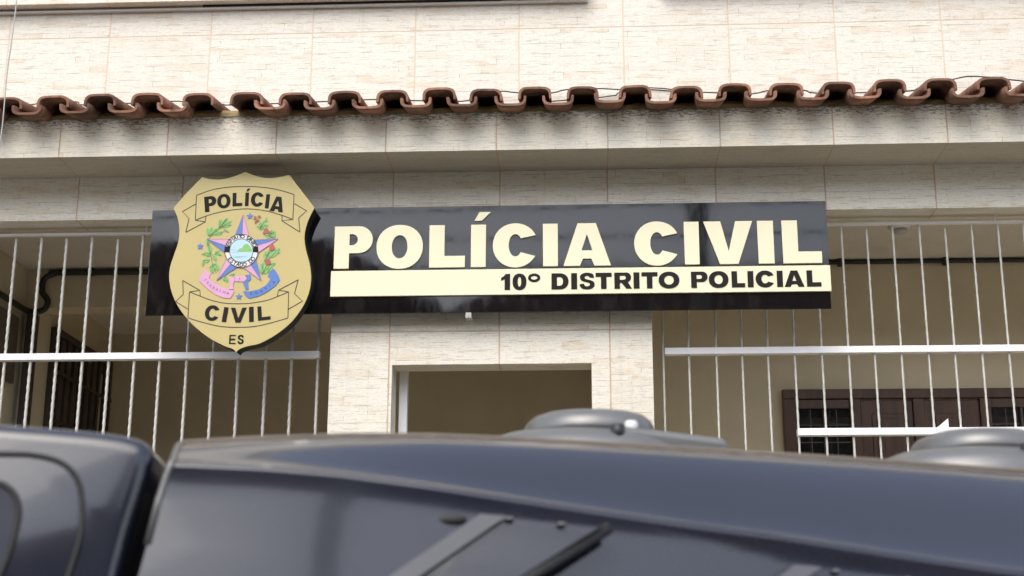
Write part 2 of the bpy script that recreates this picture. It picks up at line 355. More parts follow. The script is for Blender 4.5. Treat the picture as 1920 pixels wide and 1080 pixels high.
# wooden window of the right porch
W = empty('window'); W.parent = B
wx0, wz = 1.413, 2.885; YW = 1.10
fb = bmesh.new(); box(fb, wx0, wx0+.075, YW-.035, YW-.001, 1.6, wz-.051); box(fb, wx0, 3.4, YW-.035, YW-.001, wz-.05, wz)
for x in (1.755, 2.08, 2.42, 2.78): box(fb, x, x+.055, YW-.030, YW-.001, 1.6, wz-.051)
box(fb, wx0+.0755, 1.7545, YW-.022, YW-.001, wz-.10, wz-.0515); box(fb, 2.4755, 2.7795, YW-.022, YW-.001, wz-.10, wz-.0515)
obj('frame', fb, M['wood'], W, bevel=.003)
for x0, x1 in ((wx0+.076, 1.754), (2.476, 2.779)):
    pn = obj('pane', bx(x0, x1, YW-.010, YW-.004, 1.6, wz-.101), M['glass'], W)
    gb = bmesh.new(); xm = (x0+x1)/2; box(gb, xm-.006, xm+.006, YW-.030, YW-.012, 1.6, wz-.102)
    for z in (2.70, 2.61, 2.52, 2.43, 2.34): box(gb, x0, x1, YW-.0115, YW-.0105, z-.003, z+.003)
    for k in (1, 3): xx = x0+(x1-x0)*k/4; box(gb, xx-.0025, xx+.0025, YW-.0118, YW-.0102, 1.6, wz-.102)
    obj('glazing_bars', gb, M['brown'], W)
for x0, x1 in ((1.811, 2.079), (2.136, 2.419)):
    sb = bmesh.new(); box(sb, x0, x1, YW-.016, YW-.002, 1.6, wz-.058)
    box(sb, x0+.055, x1-.055, YW-.026, YW-.0165, 1.7, wz-.13); box(sb, x0+.08, x1-.08, YW-.034, YW-.0265, 1.7, wz-.155)
    obj('shutter', sb, M['wood'], W, bevel=.004)
# ---------------------------------------------------------------- grilles
def twisted(wd, h, pitch_, step=.010):
    bm = bmesh.new(); n = int(h/step); prev = None
    for i in range(n+1):
        z = h*i/n; a = 2*math.pi*z/pitch_
        r = [bm.verts.new((wd*.7071*math.cos(a+k*math.pi/2), wd*.7071*math.sin(a+k*math.pi/2), z)) for k in range(4)]
        if prev:
            for k in range(4): bm.faces.new((prev[k], prev[(k+1) % 4], r[(k+1) % 4], r[k]))
        prev = r
    return bm
def grille(name, x_in, dirn, step, n, wd, label, tw):
    e = empty(name, (x_in, .12, .14), label, 'window grille')
    m = twisted(wd, 3.477-.14, tw)
    b0 = None
    for k in range(n):
        x = x_in+dirn*step*k
        if b0 is None:
            bmesh.ops.translate(m, verts=m.verts, vec=(x, .12, .14)); b0 = obj('bar', m, M['bar'], e, True)
        else:
            c = b0.copy(); link(c); c.parent = e; c.location = (x-x_in+random.uniform(-.0015, .0015), random.uniform(-.001, .001), random.uniform(-.02, 0)); c.rotation_euler = (0, random.uniform(-.0012, .0012), 0)
    xe = x_in+dirn*(step*(n-1)+.03); a, b = min(x_in, xe), max(x_in, xe)
    obj('top_rail', bx(a-.012, b+.012, .108, .132, 3.478, 3.489), M['white'], e)
    obj('middle_rail', bx(a-.012 if dirn < 0 else a+.006, b+.012 if dirn > 0 else b+.010, .098, .142, 2.868, 2.899), M['white'], e, bevel=.002)
    return e
g1 = grille('window_grille', -.846, -1, .1235, 28, .0112, 'white grille of twisted bars under the gold shield, left of the tiled portal', .16)
obj('hanger', bx(-1.699, -1.691, .112, .128, 3.4895, 3.5175), M['white'], g1)
g2 = grille('window_grille', .747, 1, .1197, 30, .0082, 'white grille with two rails, right of the tiled portal before the brown wooden window', .24)
obj('hanger', bx(2.288, 2.296, .112, .128, 3.4895, 3.5175), M['white'], g2)
obj('lower_rail', bx(1.337, 4.4, .096, .142, 2.492, 2.524), M['white'], g2, bevel=.002)
bp = prism(bmesh.new(), [(1.955, 2.5245), (2.005, 2.5245), (2.005, 2.565)], .104, .134); obj('rail_bracket', bp, M['white'], g2)
# ceiling lamp
L = empty('ceiling_light', (2.02, .55, CZ), 'small round lamp fixed under the right porch ceiling', 'lamp')
p = at(1694, 424, .42); print('lamp', p)
L.location = (p.x, .5, CZ)
def lathe(bm, cx_, cy, prof, n=28, sx=1, sy=1):
    rings = [[bm.verts.new((cx_+r*sx*math.cos(2*math.pi*k/n), cy+r*sy*math.sin(2*math.pi*k/n), z)) for k in range(n)] for r, z in prof]
    for a, b in zip(rings, rings[1:]):
        for k in range(n): bm.faces.new((a[k], a[(k+1) % n], b[(k+1) % n], b[k]))
    bm.faces.new(rings[-1]); bm.faces.new(rings[0][::-1]); return bm
obj('base_plate', lathe(bmesh.new(), p.x, .5, [(.055, CZ), (.055, CZ-.012), (.04, CZ-.018)]), M['alu'], L, True)
obj('globe', lathe(bmesh.new(), p.x, .5, [(.035, CZ-.0185), (.036, CZ-.025), (.028, CZ-.036), (.01, CZ-.040)]), M['cable'], L, True)
# ---------------------------------------------------------------- glyphs
def arc(cx_, cy, rx, ry, a0, a1, n=14, e=1.0):
    out = []
    for k in range(n+1):
        a = R(a0+(a1-a0)*k/n); c_, s_ = math.cos(a), math.sin(a)
        out.append((cx_+rx*math.copysign(abs(c_)**e, c_), cy+ry*math.copysign(abs(s_)**e, s_)))
    return out
def thick(path, wds):
    L_, R_ = [], []
    for i, (x, y) in enumerate(path):
        a, b = path[max(i-1, 0)], path[min(i+1, len(path)-1)]; dx, dy = b[0]-a[0], b[1]-a[1]; l = math.hypot(dx, dy) or 1
        wv = wds[i]/2 if isinstance(wds, list) else wds/2
        L_.append((x-dy/l*wv, y+dx/l*wv)); R_.append((x+dy/l*wv, y-dx/l*wv))
    return L_+R_[::-1]
def glyph(ch, w, s=.27, t=.2):
    """outline loops of a heavy grotesque capital, cap height 1, overall width w, stem s, thin stroke t"""
    if ch == 'I': return [[(0, 0), (w, 0), (w, 1), (0, 1)]]
    if ch == 'Í': return [[(0, 0), (w, 0), (w, 1), (0, 1)], [(w*.22, 1.09), (w*.72, 1.09), (w*1.32, 1.30), (w*.55, 1.30)]]
    if ch == 'L': return [[(0, 0), (w, 0), (w, t*1.15), (s, t*1.15), (s, 1), (0, 1)]]
    if ch == 'T': return [[(w/2-s/2, 0), (w/2+s/2, 0), (w/2+s/2, 1-t*1.1), (w, 1-t*1.1), (w, 1), (0, 1), (0, 1-t*1.1), (w/2-s/2, 1-t*1.1)]]
    if ch == 'E': return [[(0, 0), (w, 0), (w, t), (s, t), (s, .41), (w*.92, .41), (w*.92, .6), (s, .6), (s, 1-t), (w*.97, 1-t), (w*.97, 1), (0, 1)]]
    if ch in 'PR':
        r = .32; o = [(0, 0), (s, 0), (s, .36)]
        if ch == 'R': o = [(0, 0), (s, 0), (s, .37), (s+.07, .37), (s+.14, .33), (w-.31, 0), (w+.02, 0), (w-.16, .31), (w-.22, .38)]
        o = o+(arc(w-r-.02*(ch == 'R'), .36+.32, r, .32, -90, 90) if ch == 'P' else arc(w-.30, .70, .28, .30, -60, 90))+[(0, 1)]
        return [o, [(s, .55)]+arc(w-s-.13, .68, .13, .13, -90, 90)+[(s, .81)]]
    if ch == 'O': return [arc(w/2, .5, w/2, .52, 0, 359, 44, .94), arc(w/2, .5, w/2-s*1.02, .52-t*1.05, 0, 359, 36, .94)]
    if ch == '0': return [arc(w/2, .5, w/2, .515, 0, 359, 40, .9), arc(w/2, .5, w/2-s*.95, .515-t*.95, 0, 359, 30, .9)]
    if ch == 'º': return [arc(w/2, .74, w/2, .27, 0, 359, 32), arc(w/2, .74, w/2-.17, .12, 0, 359, 26)]
    if ch == 'C': return [arc(w*.51, .5, w*.51, .52, 26, 331, 40, .97)+[(w*.985, .245)][:0]+arc(w*.51, .5, w*.51-s*1.05, .52-t*1.1, 322, 37, 34, .97)]
    if ch == 'D': return [[(0, 0)]+arc(w-.52, .5, .52, .5, -90, 90, 22, .95)+[(0, 1)], [(s, t)]+arc(w-.52, .5, .52-s*1.0, .5-t, -90, 90, 18, .95)+[(s, 1-t)]]
    if ch == 'A': h = w/2; return [[(0, 0), (s*1.08, 0), (s*1.28, .165), (w-s*1.28, .165), (w-s*1.08, 0), (w, 0), (h+s*.60, 1), (h-s*.60, 1)], [(h-.125, .36), (h+.125, .36), (h, .74)]]
    if ch == 'V': h = w/2; return [[(0, 1), (s*1.1, 1), (h, .29), (w-s*1.1, 1), (w, 1), (h+s*.60, 0), (h-s*.60, 0)]]
    if ch == '1': return [[(w-s-.02, 0), (w-.02, 0), (w-.02, 1), (w-s+.04, 1), (w-s-.06, .86), (.05, .76), (.05, .57), (w-s-.02, .68)]]
    if ch == 'S':
        A_ = [(.93,.70),(.90,.86),(.78,.97),(.50,1.02),(.22,.97),(.07,.84),(.05,.69),(.12,.555),(.30,.47),(.55,.40),(.66,.34),(.67,.26),(.60,.19),(.49,.165),(.38,.19),(.32,.26),(.31,.33)]
        B_ = [(.02,.31),(.07,.14),(.22,.02),(.50,-.02),(.77,.03),(.93,.16),(.96,.31),(.90,.45),(.74,.54),(.47,.61),(.36,.665),(.345,.74),(.41,.81),(.50,.83),(.60,.80),(.65,.72)]
        return [[(a*w, b) for a, b in spline(A_, 3)+spline(B_, 3)]]
def loops_mesh(name, loops, fn, y0, depth, mat, parent, bevel=0):
    """fill loops (x,z after fn) as a 2D curve, extrude to real thickness, return one mesh object; front face at y0"""
    cu = bpy.data.curves.new('tmp', 'CURVE'); cu.dimensions = '2D'; cu.fill_mode = 'BOTH'; cu.extrude = depth/2-bevel; cu.bevel_depth = bevel; cu.bevel_resolution = 1; cu.offset = -bevel
    for lp in loops:
        sp = cu.splines.new('POLY'); sp.points.add(len(lp)-1); sp.use_cyclic_u = True
        for i, q in enumerate(lp): x, z = fn(q[0], q[1]); sp.points[i].co = (x, z, 0, 1)
    o = bpy.data.objects.new('tmp', cu); link(o); bpy.context.view_layer.update()
    me = bpy.data.meshes.new_from_object(o.evaluated_get(bpy.context.evaluated_depsgraph_get()))
    bpy.data.objects.remove(o); bpy.data.curves.remove(cu)
    me.transform(Matrix(((1, 0, 0, 0), (0, 0, -1, y0+depth/2), (0, 1, 0, 0), (0, 0, 0, 1))))
    me.name = name; me.materials.clear(); me.materials.append(mat)
    off = Vector((0, 0, 0)); q = parent
    while q: off += q.location; q = q.parent
    me.transform(Matrix.Translation(-off)); r = bpy.data.objects.new(name, me); link(r); r.parent = parent
    return r
# ---------------------------------------------------------------- sign board
YS = -.10
SB = empty('sign_board', (-.06, 0, 3.026), 'long glossy black board with cream words above the entrance portal', 'sign')
sx0, sx1, sz0, sz1 = -1.603, 1.482, 3.026, 3.527
obj('panel', bx(sx0, sx1, YS, YS+.012, sz0, sz1), M['gloss'], SB, bevel=.0015)
for x_ in (-1.45, -.6, .2, .62, 1.38):
    for z_ in (3.09, 3.46): obj('standoff', tube(bmesh.new(), [(x_, YS+.0125, z_), (x_, -.001 if (-.76 < x_ < .69 or z_ > 3.5) else .11, z_)], .009, 10), M['alu'], SB, True)
st = obj('stripe', bx(-.757, 1.484, YS-.013, YS-.0005, 3.1025, 3.2215), M['cream'], SB, bevel=.001)
YL = YS-.010
# widths and places of the cut-out letters, measured along the board
def zx(px, py=455): return at(px, py, YL).x
zb, zt = at(760, 498, YL).z, at(760, 419, YL).z
zb, zt = 3.2335, 3.2335+.2005
for ch, a, b in (('P', 627, 699), ('O', 706, 793), ('L', 805, 872), ('Í', 883, 911), ('C', 924, 1007), ('I', 1018, 1046), ('A', 1056, 1145), ('C', 1189, 1273), ('I', 1283, 1311), ('V', 1320, 1412), ('I', 1421, 1451), ('L', 1467, 1540)):
    x0, x1 = zx(a), zx(b); H = zt-zb; wn = (x1-x0)/H
    o = loops_mesh('letter', glyph(ch, wn, .345, .235), lambda u, v, x0=x0, H=H: (x0+u*H, zb+v*H), YL, .0095, M['cream'], SB, .001)
YT = YS-.0155; z2 = at(1240, 543, YT).z; H2 = at(1240, 513, YT).z-z2
small = [('1', 938, 957), ('0', 961, 987), ('º', 990, 1013), ('D', 1034, 1066), ('I', 1071, 1082), ('S', 1086, 1116), ('T', 1117, 1147), ('R', 1152, 1184), ('I', 1188, 1199), ('T', 1203, 1233), ('O', 1235, 1274), ('P', 1296, 1327), ('O', 1329, 1366), ('L', 1372, 1397), ('I', 1402, 1413), ('C', 1417, 1452), ('I', 1457, 1468), ('A', 1471, 1508), ('L', 1513, 1540)]
z2, H2 = 3.1235, .0745
for ch, a, b in small:
    x0, x1 = at(a, 527, YT).x, at(b, 527, YT).x
    loops_mesh('letter', glyph(ch, (x1-x0)/H2, .33, .225), lambda u, v, x0=x0: (x0+u*H2, z2+v*H2), YT, .0022, M['ink'], st)
for px, py, s_ in ((670, 383, 1), (1143, 380, 1), (880, 588, -1)):
    p = at(px, py, -.05); zz = sz1+.0005 if s_ > 0 else sz0-.0205
    cb = bmesh.new(); box(cb, p.x-.014, p.x+.014, -.0895, -.003, zz+.001, zz+.005); box(cb, p.x-.013, p.x+.013, -.098, -.090, zz-.004 if s_ < 0 else zz, zz+(.010 if s_ > 0 else .024)); tube(cb, [(p.x, -.1015, zz+.005), (p.x, -.0985, zz+.005)], .0035, 10)
    obj('clip', cb, M['cable'], SB)
# ---------------------------------------------------------------- shield
YH = -.18
SH = empty('police_shield', (-1.16, -.1, 2.84), 'gold shield shaped badge with coloured star emblem overlapping the left end of the black sign', 'badge')
def Z4(x, y): p = at(300+x/3, 310+y/3, YH); return (p.x, p.z)
def ZB(x, y): p = at(310+x*.15625, 310+y*.15625, YH); return (p.x, p.z)
def ZC_(x, y): p = at(320+x*.15739, 500+y*.15739, YH); return (p.x, p.z)
def ZE(x, y): p = at(360+x*.148148, 400+y*.148148, YH); return (p.x, p.z)
ol = [(480,35)]+spline([(480,35),(540,60),(600,71),(660,68),(728,54)],6)[1:-1]+[(728,54),(798,145),(870,238)]+spline([(870,238),(832,315),(813,395),(820,470),(842,555),(850,640),(836,722),(800,800),(740,880),(660,947),(565,1000),(490,1018),(447,1034),(428,1052)],6)[1:-1]+[(428,1052)]+spline([(428,1052),(408,1033),(360,1015),(272,968),(190,902),(120,822),(75,740),(53,655),(55,580),(77,508),(100,440),(109,370),(100,300),(75,240)],6)[1:-1]+[(75,240),(150,155),(236,66)]+spline([(236,66),(290,78),(350,78),(415,62),(480,35)],6)[1:-1]
loops_mesh('backing', [ol], lambda u, v: (lambda p: ((p[0]+1.16)*.994-1.16, (p[1]-3.27)*.994+3.27))(Z4(u, v)), YH+.0045, .075, M['edge'], SH)
plate = loops_mesh('plate', [ol], Z4, YH, .004, M['gold'], SH, .0008)
def inkline(name, paths, fn, wd, mat, parent, y=YH-.0012, d=.0011):
    bm = bmesh.new()
    for i, p in enumerate(paths):
        q = [fn(*a) for a in p]; lp = thick(q, wd); n = len(q)
        Lp, Rp = lp[:n], lp[n:][::-1]; yy = y-.00006*i
        va = [bm.verts.new((x, yy, z)) for x, z in Lp]; vb = [bm.verts.new((x, yy, z)) for x, z in Rp]
        vc = [bm.verts.new((x, y+d, z)) for x, z in Lp]; vd = [bm.verts.new((x, y+d, z)) for x, z in Rp]
        for k in range(n-1):
            bm.faces.new((va[k], va[k+1], vb[k+1], vb[k])); bm.faces.new((va[k], va[k+1], vc[k+1], vc[k])); bm.faces.new((vb[k], vb[k+1], vd[k+1], vd[k]))
    return obj(name, bm, mat, parent)
LW = .0034
bt = inkline('banner', [spline([(375,360),(560,295),(760,262),(960,254),(1160,262),(1360,295),(1545,350)],5), [(375,360),(367,510),(360,660)], spline([(360,660),(500,605),(700,552),(960,522),(1200,545),(1400,600),(1530,650)],5), [(1545,350),(1538,500),(1530,650)],
    [(360,660),(470,675)], [(490,610),(478,680),(245,805)], [(245,805),(285,640),(205,555),(365,465)], [(1400,600),(1400,665)], [(1530,650),(1400,665),(1615,800)], [(1615,800),(1600,630),(1695,545),(1550,460)]], ZB, LW, M['line'], SH)
bb = inkline('banner', [spline([(225,300),(350,350),(500,405),(650,435),(800,441),(950,435),(1150,400),(1280,352),(1405,300)],5), [(225,300),(215,450),(205,610)], spline([(205,610),(400,668),(600,712),(800,722),(1000,712),(1200,668),(1395,612)],5), [(1405,300),(1402,450),(1397,612)],
    [(225,300),(350,282),(352,352)], [(348,282),(145,165)], [(145,165),(150,330),(60,415),(205,505)], [(1405,300),(1285,280),(1272,350)], [(1285,280),(1520,155)], [(1520,155),(1475,320),(1570,410),(1405,505)]], ZC_, LW, M['line'], SH)
def put(ch, fn, x, y, h, wn, rot, parent, mat=None, s=.27, t=.2, yy=YH-.0015):
    c0 = fn(x, y); c1 = fn(x, y-h/2); H = math.hypot(c1[0]-c0[0], c1[1]-c0[1])*2; a = R(rot); W_ = wn
    def f_(u, v): u2, v2 = (u-W_/2)*H, (v-.5)*H; return (c0[0]+u2*math.cos(a)-v2*math.sin(a), c0[1]+u2*math.sin(a)+v2*math.cos(a))
    return loops_mesh('letter', glyph(ch, wn, s, t), f_, yy, .0016, mat or M['ink'], parent)
for ch, x, y, h, wn, r in (('P',543,463,185,.74,7),('O',703,430,165,.93,5),('L',866,410,160,.70,2),('Í',980,408,160,.26,0),('C',1105,410,165,.90,-2),('I',1226,432,168,.26,-4),('A',1347,466,180,.86,-8)): put(ch, ZB, x, y, h, wn, r, bt)
for ch, x, y, h, wn, r in (('C',495,553,178,.95,-4),('I',650,572,178,.30,-7),('V',808,578,178,1.05,0),('I',962,568,178,.30,4),('L',1112,553,170,.86,6)): put(ch, ZC_, x, y, h, wn, r, bb)
for ch, x, wn in (('E', 737, .72), ('S', 835, .72)): put(ch, ZC_, x, 868, 108, wn, 0, plate, s=.17, t=.13)
# emblem star
YE = YH-.003
cxe, cye = 628, 478; tips = [(650,18),(1092,325),(877,855),(313,855),(188,328)]
inn = []
for k in range(5):
    a, b = tips[k], tips[(k+1) % 5]; mx, my = (a[0]+b[0])/2-cxe, (a[1]+b[1])/2-cye; l = math.hypot(mx, my); inn.append((cxe+mx/l*178, cye+my/l*178))
E_ = empty('emblem', (-1.16, YH, 3.27)); E_.parent = SH; E_.location = Vector((-1.16, YH, 3.27))-SH.location
E_['label'] = 'coloured state emblem of a star, ribbons and branches'
def flat(name, polys, fn, mat, y, parent=None, d=.0013):
    return loops_mesh(name, polys, fn, y, d, mat, parent or E_)
blue, pink = [], []
for k in range(5):
    T, A_, B_ = tips[k], inn[k-1], inn[k]      # A_ counter side (left of the arm), B_ next side
    blue_first = k in (0, 3, 4)
    C_ = (cxe, cye)
    L1, L2 = [T, A_, C_], [T, C_, B_]
    if k == 0: blue.append(L1); pink.append(L2)
    elif k == 1: blue.append(L1); pink.append(L2)
    elif k == 2: blue.append(L1); pink.append(L2)
    elif k == 3: blue.append(L1); pink.append(L2)
    else: blue.append(L1); pink.append(L2)
for P_ in blue: flat('star_facet', [P_], ZE, M['blue'], YE)
for P_ in pink: flat('star_facet', [P_], ZE, M['pink'], YE)
ols = []
for k in range(5): ols += [[inn[k-1], tips[k], inn[k]], [tips[k], (cxe, cye)]]
inkline('star_outline', ols, ZE, .0016, M['lilac'], E_, y=YE-.0004, d=.0003)
circ = lambda r, n=40: [(cxe+r*math.cos(2*math.pi*k/n), cye+r*math.sin(2*math.pi*k/n)) for k in range(n)]
flat('ring', [circ(212)], ZE, M['sealwhite'], YE-.0017)
inkline('ring_outline', [circ(210)+[circ(210)[0], circ(210)[1]], circ(148)+[circ(148)[0], circ(148)[1]]], ZE, .0022, M['ink'], E_, y=YE-.0024, d=.0006)
flat('ring_mark', [[(418,425),(485,420),(475,500),(412,495)]], ZE, M['ink'], YE-.0024, d=.0006); flat('ring_mark', [[(780,420),(838,425),(835,500),(775,495)]], ZE, M['ink'], YE-.0024, d=.0006)
flat('sea', [circ(144)], ZE, M['pale'], YE-.0024, d=.0006)
flat('hill', [[(575,490),(600,455),(640,440),(660,405),(700,388),(730,410),(762,460),(760,492)]], ZE, M['leaf'], YE-.0030, d=.0005)
inkline('wave', [[(490,465),(585,470)], [(500,497),(590,500)], [(540,548),(700,550)], [(530,560),(640,562)], [(560,612),(700,608)]], ZE, .0016, M['seablue'], E_, y=YE-.0029, d=.0004)
# tiny writing, default font turned into real meshes
def word(txt, fn, path, h, mat, parent, y):
    pts = spline(path, 12); Lh = [0]
    for a, b in zip(pts, pts[1:]): Lh.append(Lh[-1]+math.hypot(b[0]-a[0], b[1]-a[1]))
    n = len(txt); bm = bmesh.new()
    for i, ch in enumerate(txt):
        if ch == ' ': continue
        s_ = Lh[-1]*(i+.5)/n; k = max(j for j in range(len(Lh)) if Lh[j] <= s_); k = min(k, len(pts)-2); a, b = pts[k], pts[k+1]
        t = (s_-Lh[k])/max(1e-6, Lh[k+1]-Lh[k]); px_, py_ = a[0]+(b[0]-a[0])*t, a[1]+(b[1]-a[1])*t
        P0 = fn(px_, py_); d = fn(px_+(b[0]-a[0]), py_+(b[1]-a[1])); an = math.atan2(d[1]-P0[1], d[0]-P0[0])
        cu = bpy.data.curves.new('t', 'FONT'); cu.body = ch; cu.size = h; cu.align_x = 'CENTER'; cu.align_y = 'CENTER'; cu.extrude = .0002; cu.offset = h*.015
        o = bpy.data.objects.new('t', cu); link(o); bpy.context.view_layer.update(); me = bpy.data.meshes.new_from_object(o.evaluated_get(bpy.context.evaluated_depsgraph_get()))
        me.transform(Matrix.Translation((P0[0], y, P0[1])) @ Matrix.Rotation(-an, 4, 'Y') @ Matrix.Rotation(R(90), 4, 'X')); bm.from_mesh(me)
        bpy.data.objects.remove(o); bpy.data.curves.remove(cu); bpy.data.meshes.remove(me)
    return obj('writing', bm, mat, parent)
def rp(r, a0, a1, n=9): return [(cxe+r*math.cos(R(a0+(a1-a0)*k/n)), cye+r*math.sin(R(a0+(a1-a0)*k/n))) for k in range(n+1)]
word('ESPÍRITO SANTO', ZE, rp(178, 198, 342), .024, M['ink'], E_, YE-.0025); word('ESTADO DO', ZE, rp(180, 152, 28), .024, M['ink'], E_, YE-.0025)
flat('ribbon', [[(165,710),(238,760),(218,828),(300,895),(385,940),(470,968),(537,985),(512,1040),(480,1078),(400,1070),(300,1030),(190,950),(88,850),(120,775)]], ZE, M['pink'], YE)
flat('ribbon', [[(1042,705),(1085,770),(1116,845),(1060,915),(960,990),(850,1048),(725,1080),(688,1055),(645,985),(730,990),(850,962),(945,905),(995,832),(960,795),(975,755)]], ZE, M['blue'], YE)
flat('ribbon_knot', [[(472,800),(540,800),(540,858),(520,900),(530,965),(470,960),(480,890)], ], ZE, M['pink'], YE-.0002)
flat('ribbon_knot', [[(545,800),(690,797),(700,830),(660,866),(545,862)]], ZE, M['pink'], YE-.0002)
flat('ribbon_knot', [[(672,782),(742,775),(748,835),(706,868),(716,962),(682,968),(645,880),(705,840)]], ZE, M['blue'], YE-.0002)
word('TRABALHA', ZE, [(150,830),(250,930),(360,985),(480,1020)], .017, M['lilac'], E_, YE-.0006); word('E', ZE, [(560,832),(650,830)], .011, M['lilac'], E_, YE-.0008)
word('CONFIA', ZE, [(720,1025),(850,1000),(960,940),(1060,850)], .017, M['navy'], E_, YE-.0006)
for (x, y) in ((735,38),(105,420),(595,1055)):
    flat('small_star', [[(x+(46 if k % 2 == 0 else 20)*math.sin(math.pi*k/5), y-(46 if k % 2 == 0 else 20)*math.cos(math.pi*k/5)) for k in range(10)]], ZE, M['blue'], YE)
def leafpoly(x, y, a, l, wd):
    out = []
    for k in range(9): t = k/8; out.append((t*l, 1.3*wd*math.sin(math.pi*t**.8)))
    for k in range(7, 0, -1): t = k/8; out.append((t*l, -1.3*wd*math.sin(math.pi*t**.8)))
    ca, sa = math.cos(R(a)), math.sin(R(a)); return [(x+u*ca-v*sa, y+u*sa+v*ca) for u, v in out]
lv = [(345,190,-75,120,22),(350,190,-50,170,24),(360,180,-30,170,20),(380,170,-12,130,16),(355,165,-95,90,15),(215,290,-70,130,25),(225,285,-45,140,24),(215,290,-100,110,20),(290,270,-20,120,18),(400,200,30,80,12),
      (205,310,95,110,22),(225,400,85,120,22),(235,500,170,120,16),(240,505,140,70,15),(225,590,170,95,22),(150,590,100,90,14),(260,520,60,100,20),(290,520,-40,80,18),(300,490,30,90,14),(270,640,100,110,28),(300,640,70,100,24),(225,690,-30,110,22),(225,680,60,100,18),(420,800,110,60,18),(430,800,80,80,16),(480,790,-20,70,14)]
for i, q in enumerate(lv): flat('leaf', [leafpoly(*q)], ZE, M['leaf'], YE-.00002*i+.0009, d=.0012)
rv = [(860,200,-60,130,26),(880,210,-110,90,26),(870,170,-10,100,26),(820,165,20,90,20),(930,110,-70,60,18),(960,290,-30,120,28),(1010,290,-90,90,24),(1050,310,-110,90,18),(920,270,20,110,20),
      (930,590,-60,140,26),(950,590,-100,120,30),(1000,560,-50,150,24),(1090,520,-80,90,14),(920,520,30,90,22),(880,760,-80,150,30),(900,760,-45,140,28),(960,740,-50,110,22),(1000,650,-20,60,16),(870,640,60,110,22),(900,720,60,60,18)]
for i, q in enumerate(rv): flat('leaf', [leafpoly(*q)], ZE, M['leaf'], YE-.00002*i+.0009, d=.0012)
for x, y, a, l, wd in lv+rv: inkline('leaf_vein', [[(x, y), (x+l*.85*math.cos(R(a)), y+l*.85*math.sin(R(a)))]], ZE, .0011, M['leafline'], E_, y=YE-.0010, d=.0006)
inkline('stem', [spline([(440,60),(350,185),(240,290),(205,400),(240,520),(260,640),(310,760)],5), spline([(830,30),(880,150),(960,260),(1050,330)],5), spline([(1000,420),(950,560),(960,640),(880,780)],5)], ZE, .0016, M['leafline'], E_, y=YE-.0008, d=.0006)
for i, (x, y, r) in enumerate(((945,225,36),(915,250,20),(1010,425,36),(1035,450,22),(1000,460,20),(960,620,38),(930,600,18),(800,60,20),(825,90,20),(855,40,16),(805,115,14),(985,245,16))):
    flat('berry', [[(x+r*math.cos(k*math.pi/5)*random.uniform(.8, 1.1), y+r*math.sin(k*math.pi/5)*random.uniform(.8, 1.1)) for k in range(10)]], ZE, M['berry'], YE-.0015-.00001*i, d=.0005)
# ---------------------------------------------------------------- cables
c1 = tube(bmesh.new(), spline([at(38, -110, -.75), at(31, 0, -.75), at(22, 75, -.75), at(13, 140, -.75), at(4, 240, -.75), at(-9, 330, -.75)], 6), .0028, 6)
tag(obj('cable', c1, M['cable'], None, True), 'thin grey cable hanging down in front of the wall at the left edge', 'cable')
pts = [(-60,199),(60,196),(75,191),(145,191),(160,197),(320,190),(345,191),(415,195),(435,197),(595,191),(685,187),(720,187),(865,190),(885,182),(935,171),(972,174),(1035,174),(1062,168),(1125,166),(1162,168),(1220,168),(1262,171),(1318,173),(1345,174),(1410,176),(1445,169),(1507,169),(1536,175),(1700,171),(1722,165),(1790,148),(1830,143),(1919,152),(2000,156)]
c2 = tube(bmesh.new(), spline([at(a, b, -.035) for a, b in pts], 3), .0032, 6)
tag(obj('cable', c2, M['black'], None, True), 'black cable running along the wall just behind the roof tiles', 'cable')
pts = [(380,205),(425,211),(455,208),(600,207),(880,200),(1130,182),(1160,174),(1210,164),(1300,172)]
c3 = tube(bmesh.new(), spline([at(a, b, -.012) for a, b in pts], 3), .0030, 6)
tag(obj('cable', c3, M['black'], None, True), 'short slack black wire showing through the gap of the missing roof tile', 'cable')
exec_truck = True
# ---------------------------------------------------------------- pickup truck with fibreglass canopy
def car_paint(name, col, rough, coat):
    s = NT(name); v, q = s.coord(); a = s.noise(v, 3, 4); dd = s.noise(v, 140, 5, .7)
    c = s.mix(s.ramp(a, .3, .7), tuple(x*.9 for x in col), tuple(x*1.1 for x in col))
    c = s.mix(s.math('MULTIPLY', s.ramp(dd, .55, .75), .05), c, (.15, .14, .13))
    s.b.inputs['Coat Roughness'].default_value = .06
    return s.done(c, s.ramp(a, .3, .7, rough-.04, rough+.05), 0, .42, coat)
M['paint'] = car_paint('dark_blue_grey_paint', (.016, .018, .029), .14, .60)
M['silver'] = plain('dull_silver', (.17, .17, .165), .34, .10, 4, metal=.5)
M['strip'] = plain('pale_paint_strip', (.05, .054, .068), .5, .06, 4)
M['carglass'] = plain('tinted_car_glass', (.06, .065, .08), .06, .1, 3)
M['seal'] = plain('dusty_seal', (.13, .105, .08), .7, .3, 14)
M['rubber'] = plain('black_rubber', (.012, .012, .012), .6, .2, 10)
TY0, TX0, TSL = -4.45, -.10, .20
nrm = Vector((TSL, -1, 0)).normalized()      # outward normal of the near side
def ts(px, py, off=0.0):
    """point on the truck's near side plane (off metres further in)"""
    d = ray(px, py); P0 = Vector((TX0, TY0, 0)) - nrm*off; return CP + d*((P0-CP).dot(nrm)/d.dot(nrm))
along = Vector((1, TSL, 0)).normalized()
def tw(s_, off, z):                           # truck frame -> world
    return Vector((TX0, TY0, 0)) + along*s_ - nrm*off + Vector((0, 0, z))
def sz(p): return ((p-Vector((TX0, TY0, 0))).dot(along), p.z)
TR = empty('pickup_truck', (.3, -3.5, 0), 'dark blue grey pickup truck with hard canopy parked in front of the building', 'pickup truck')
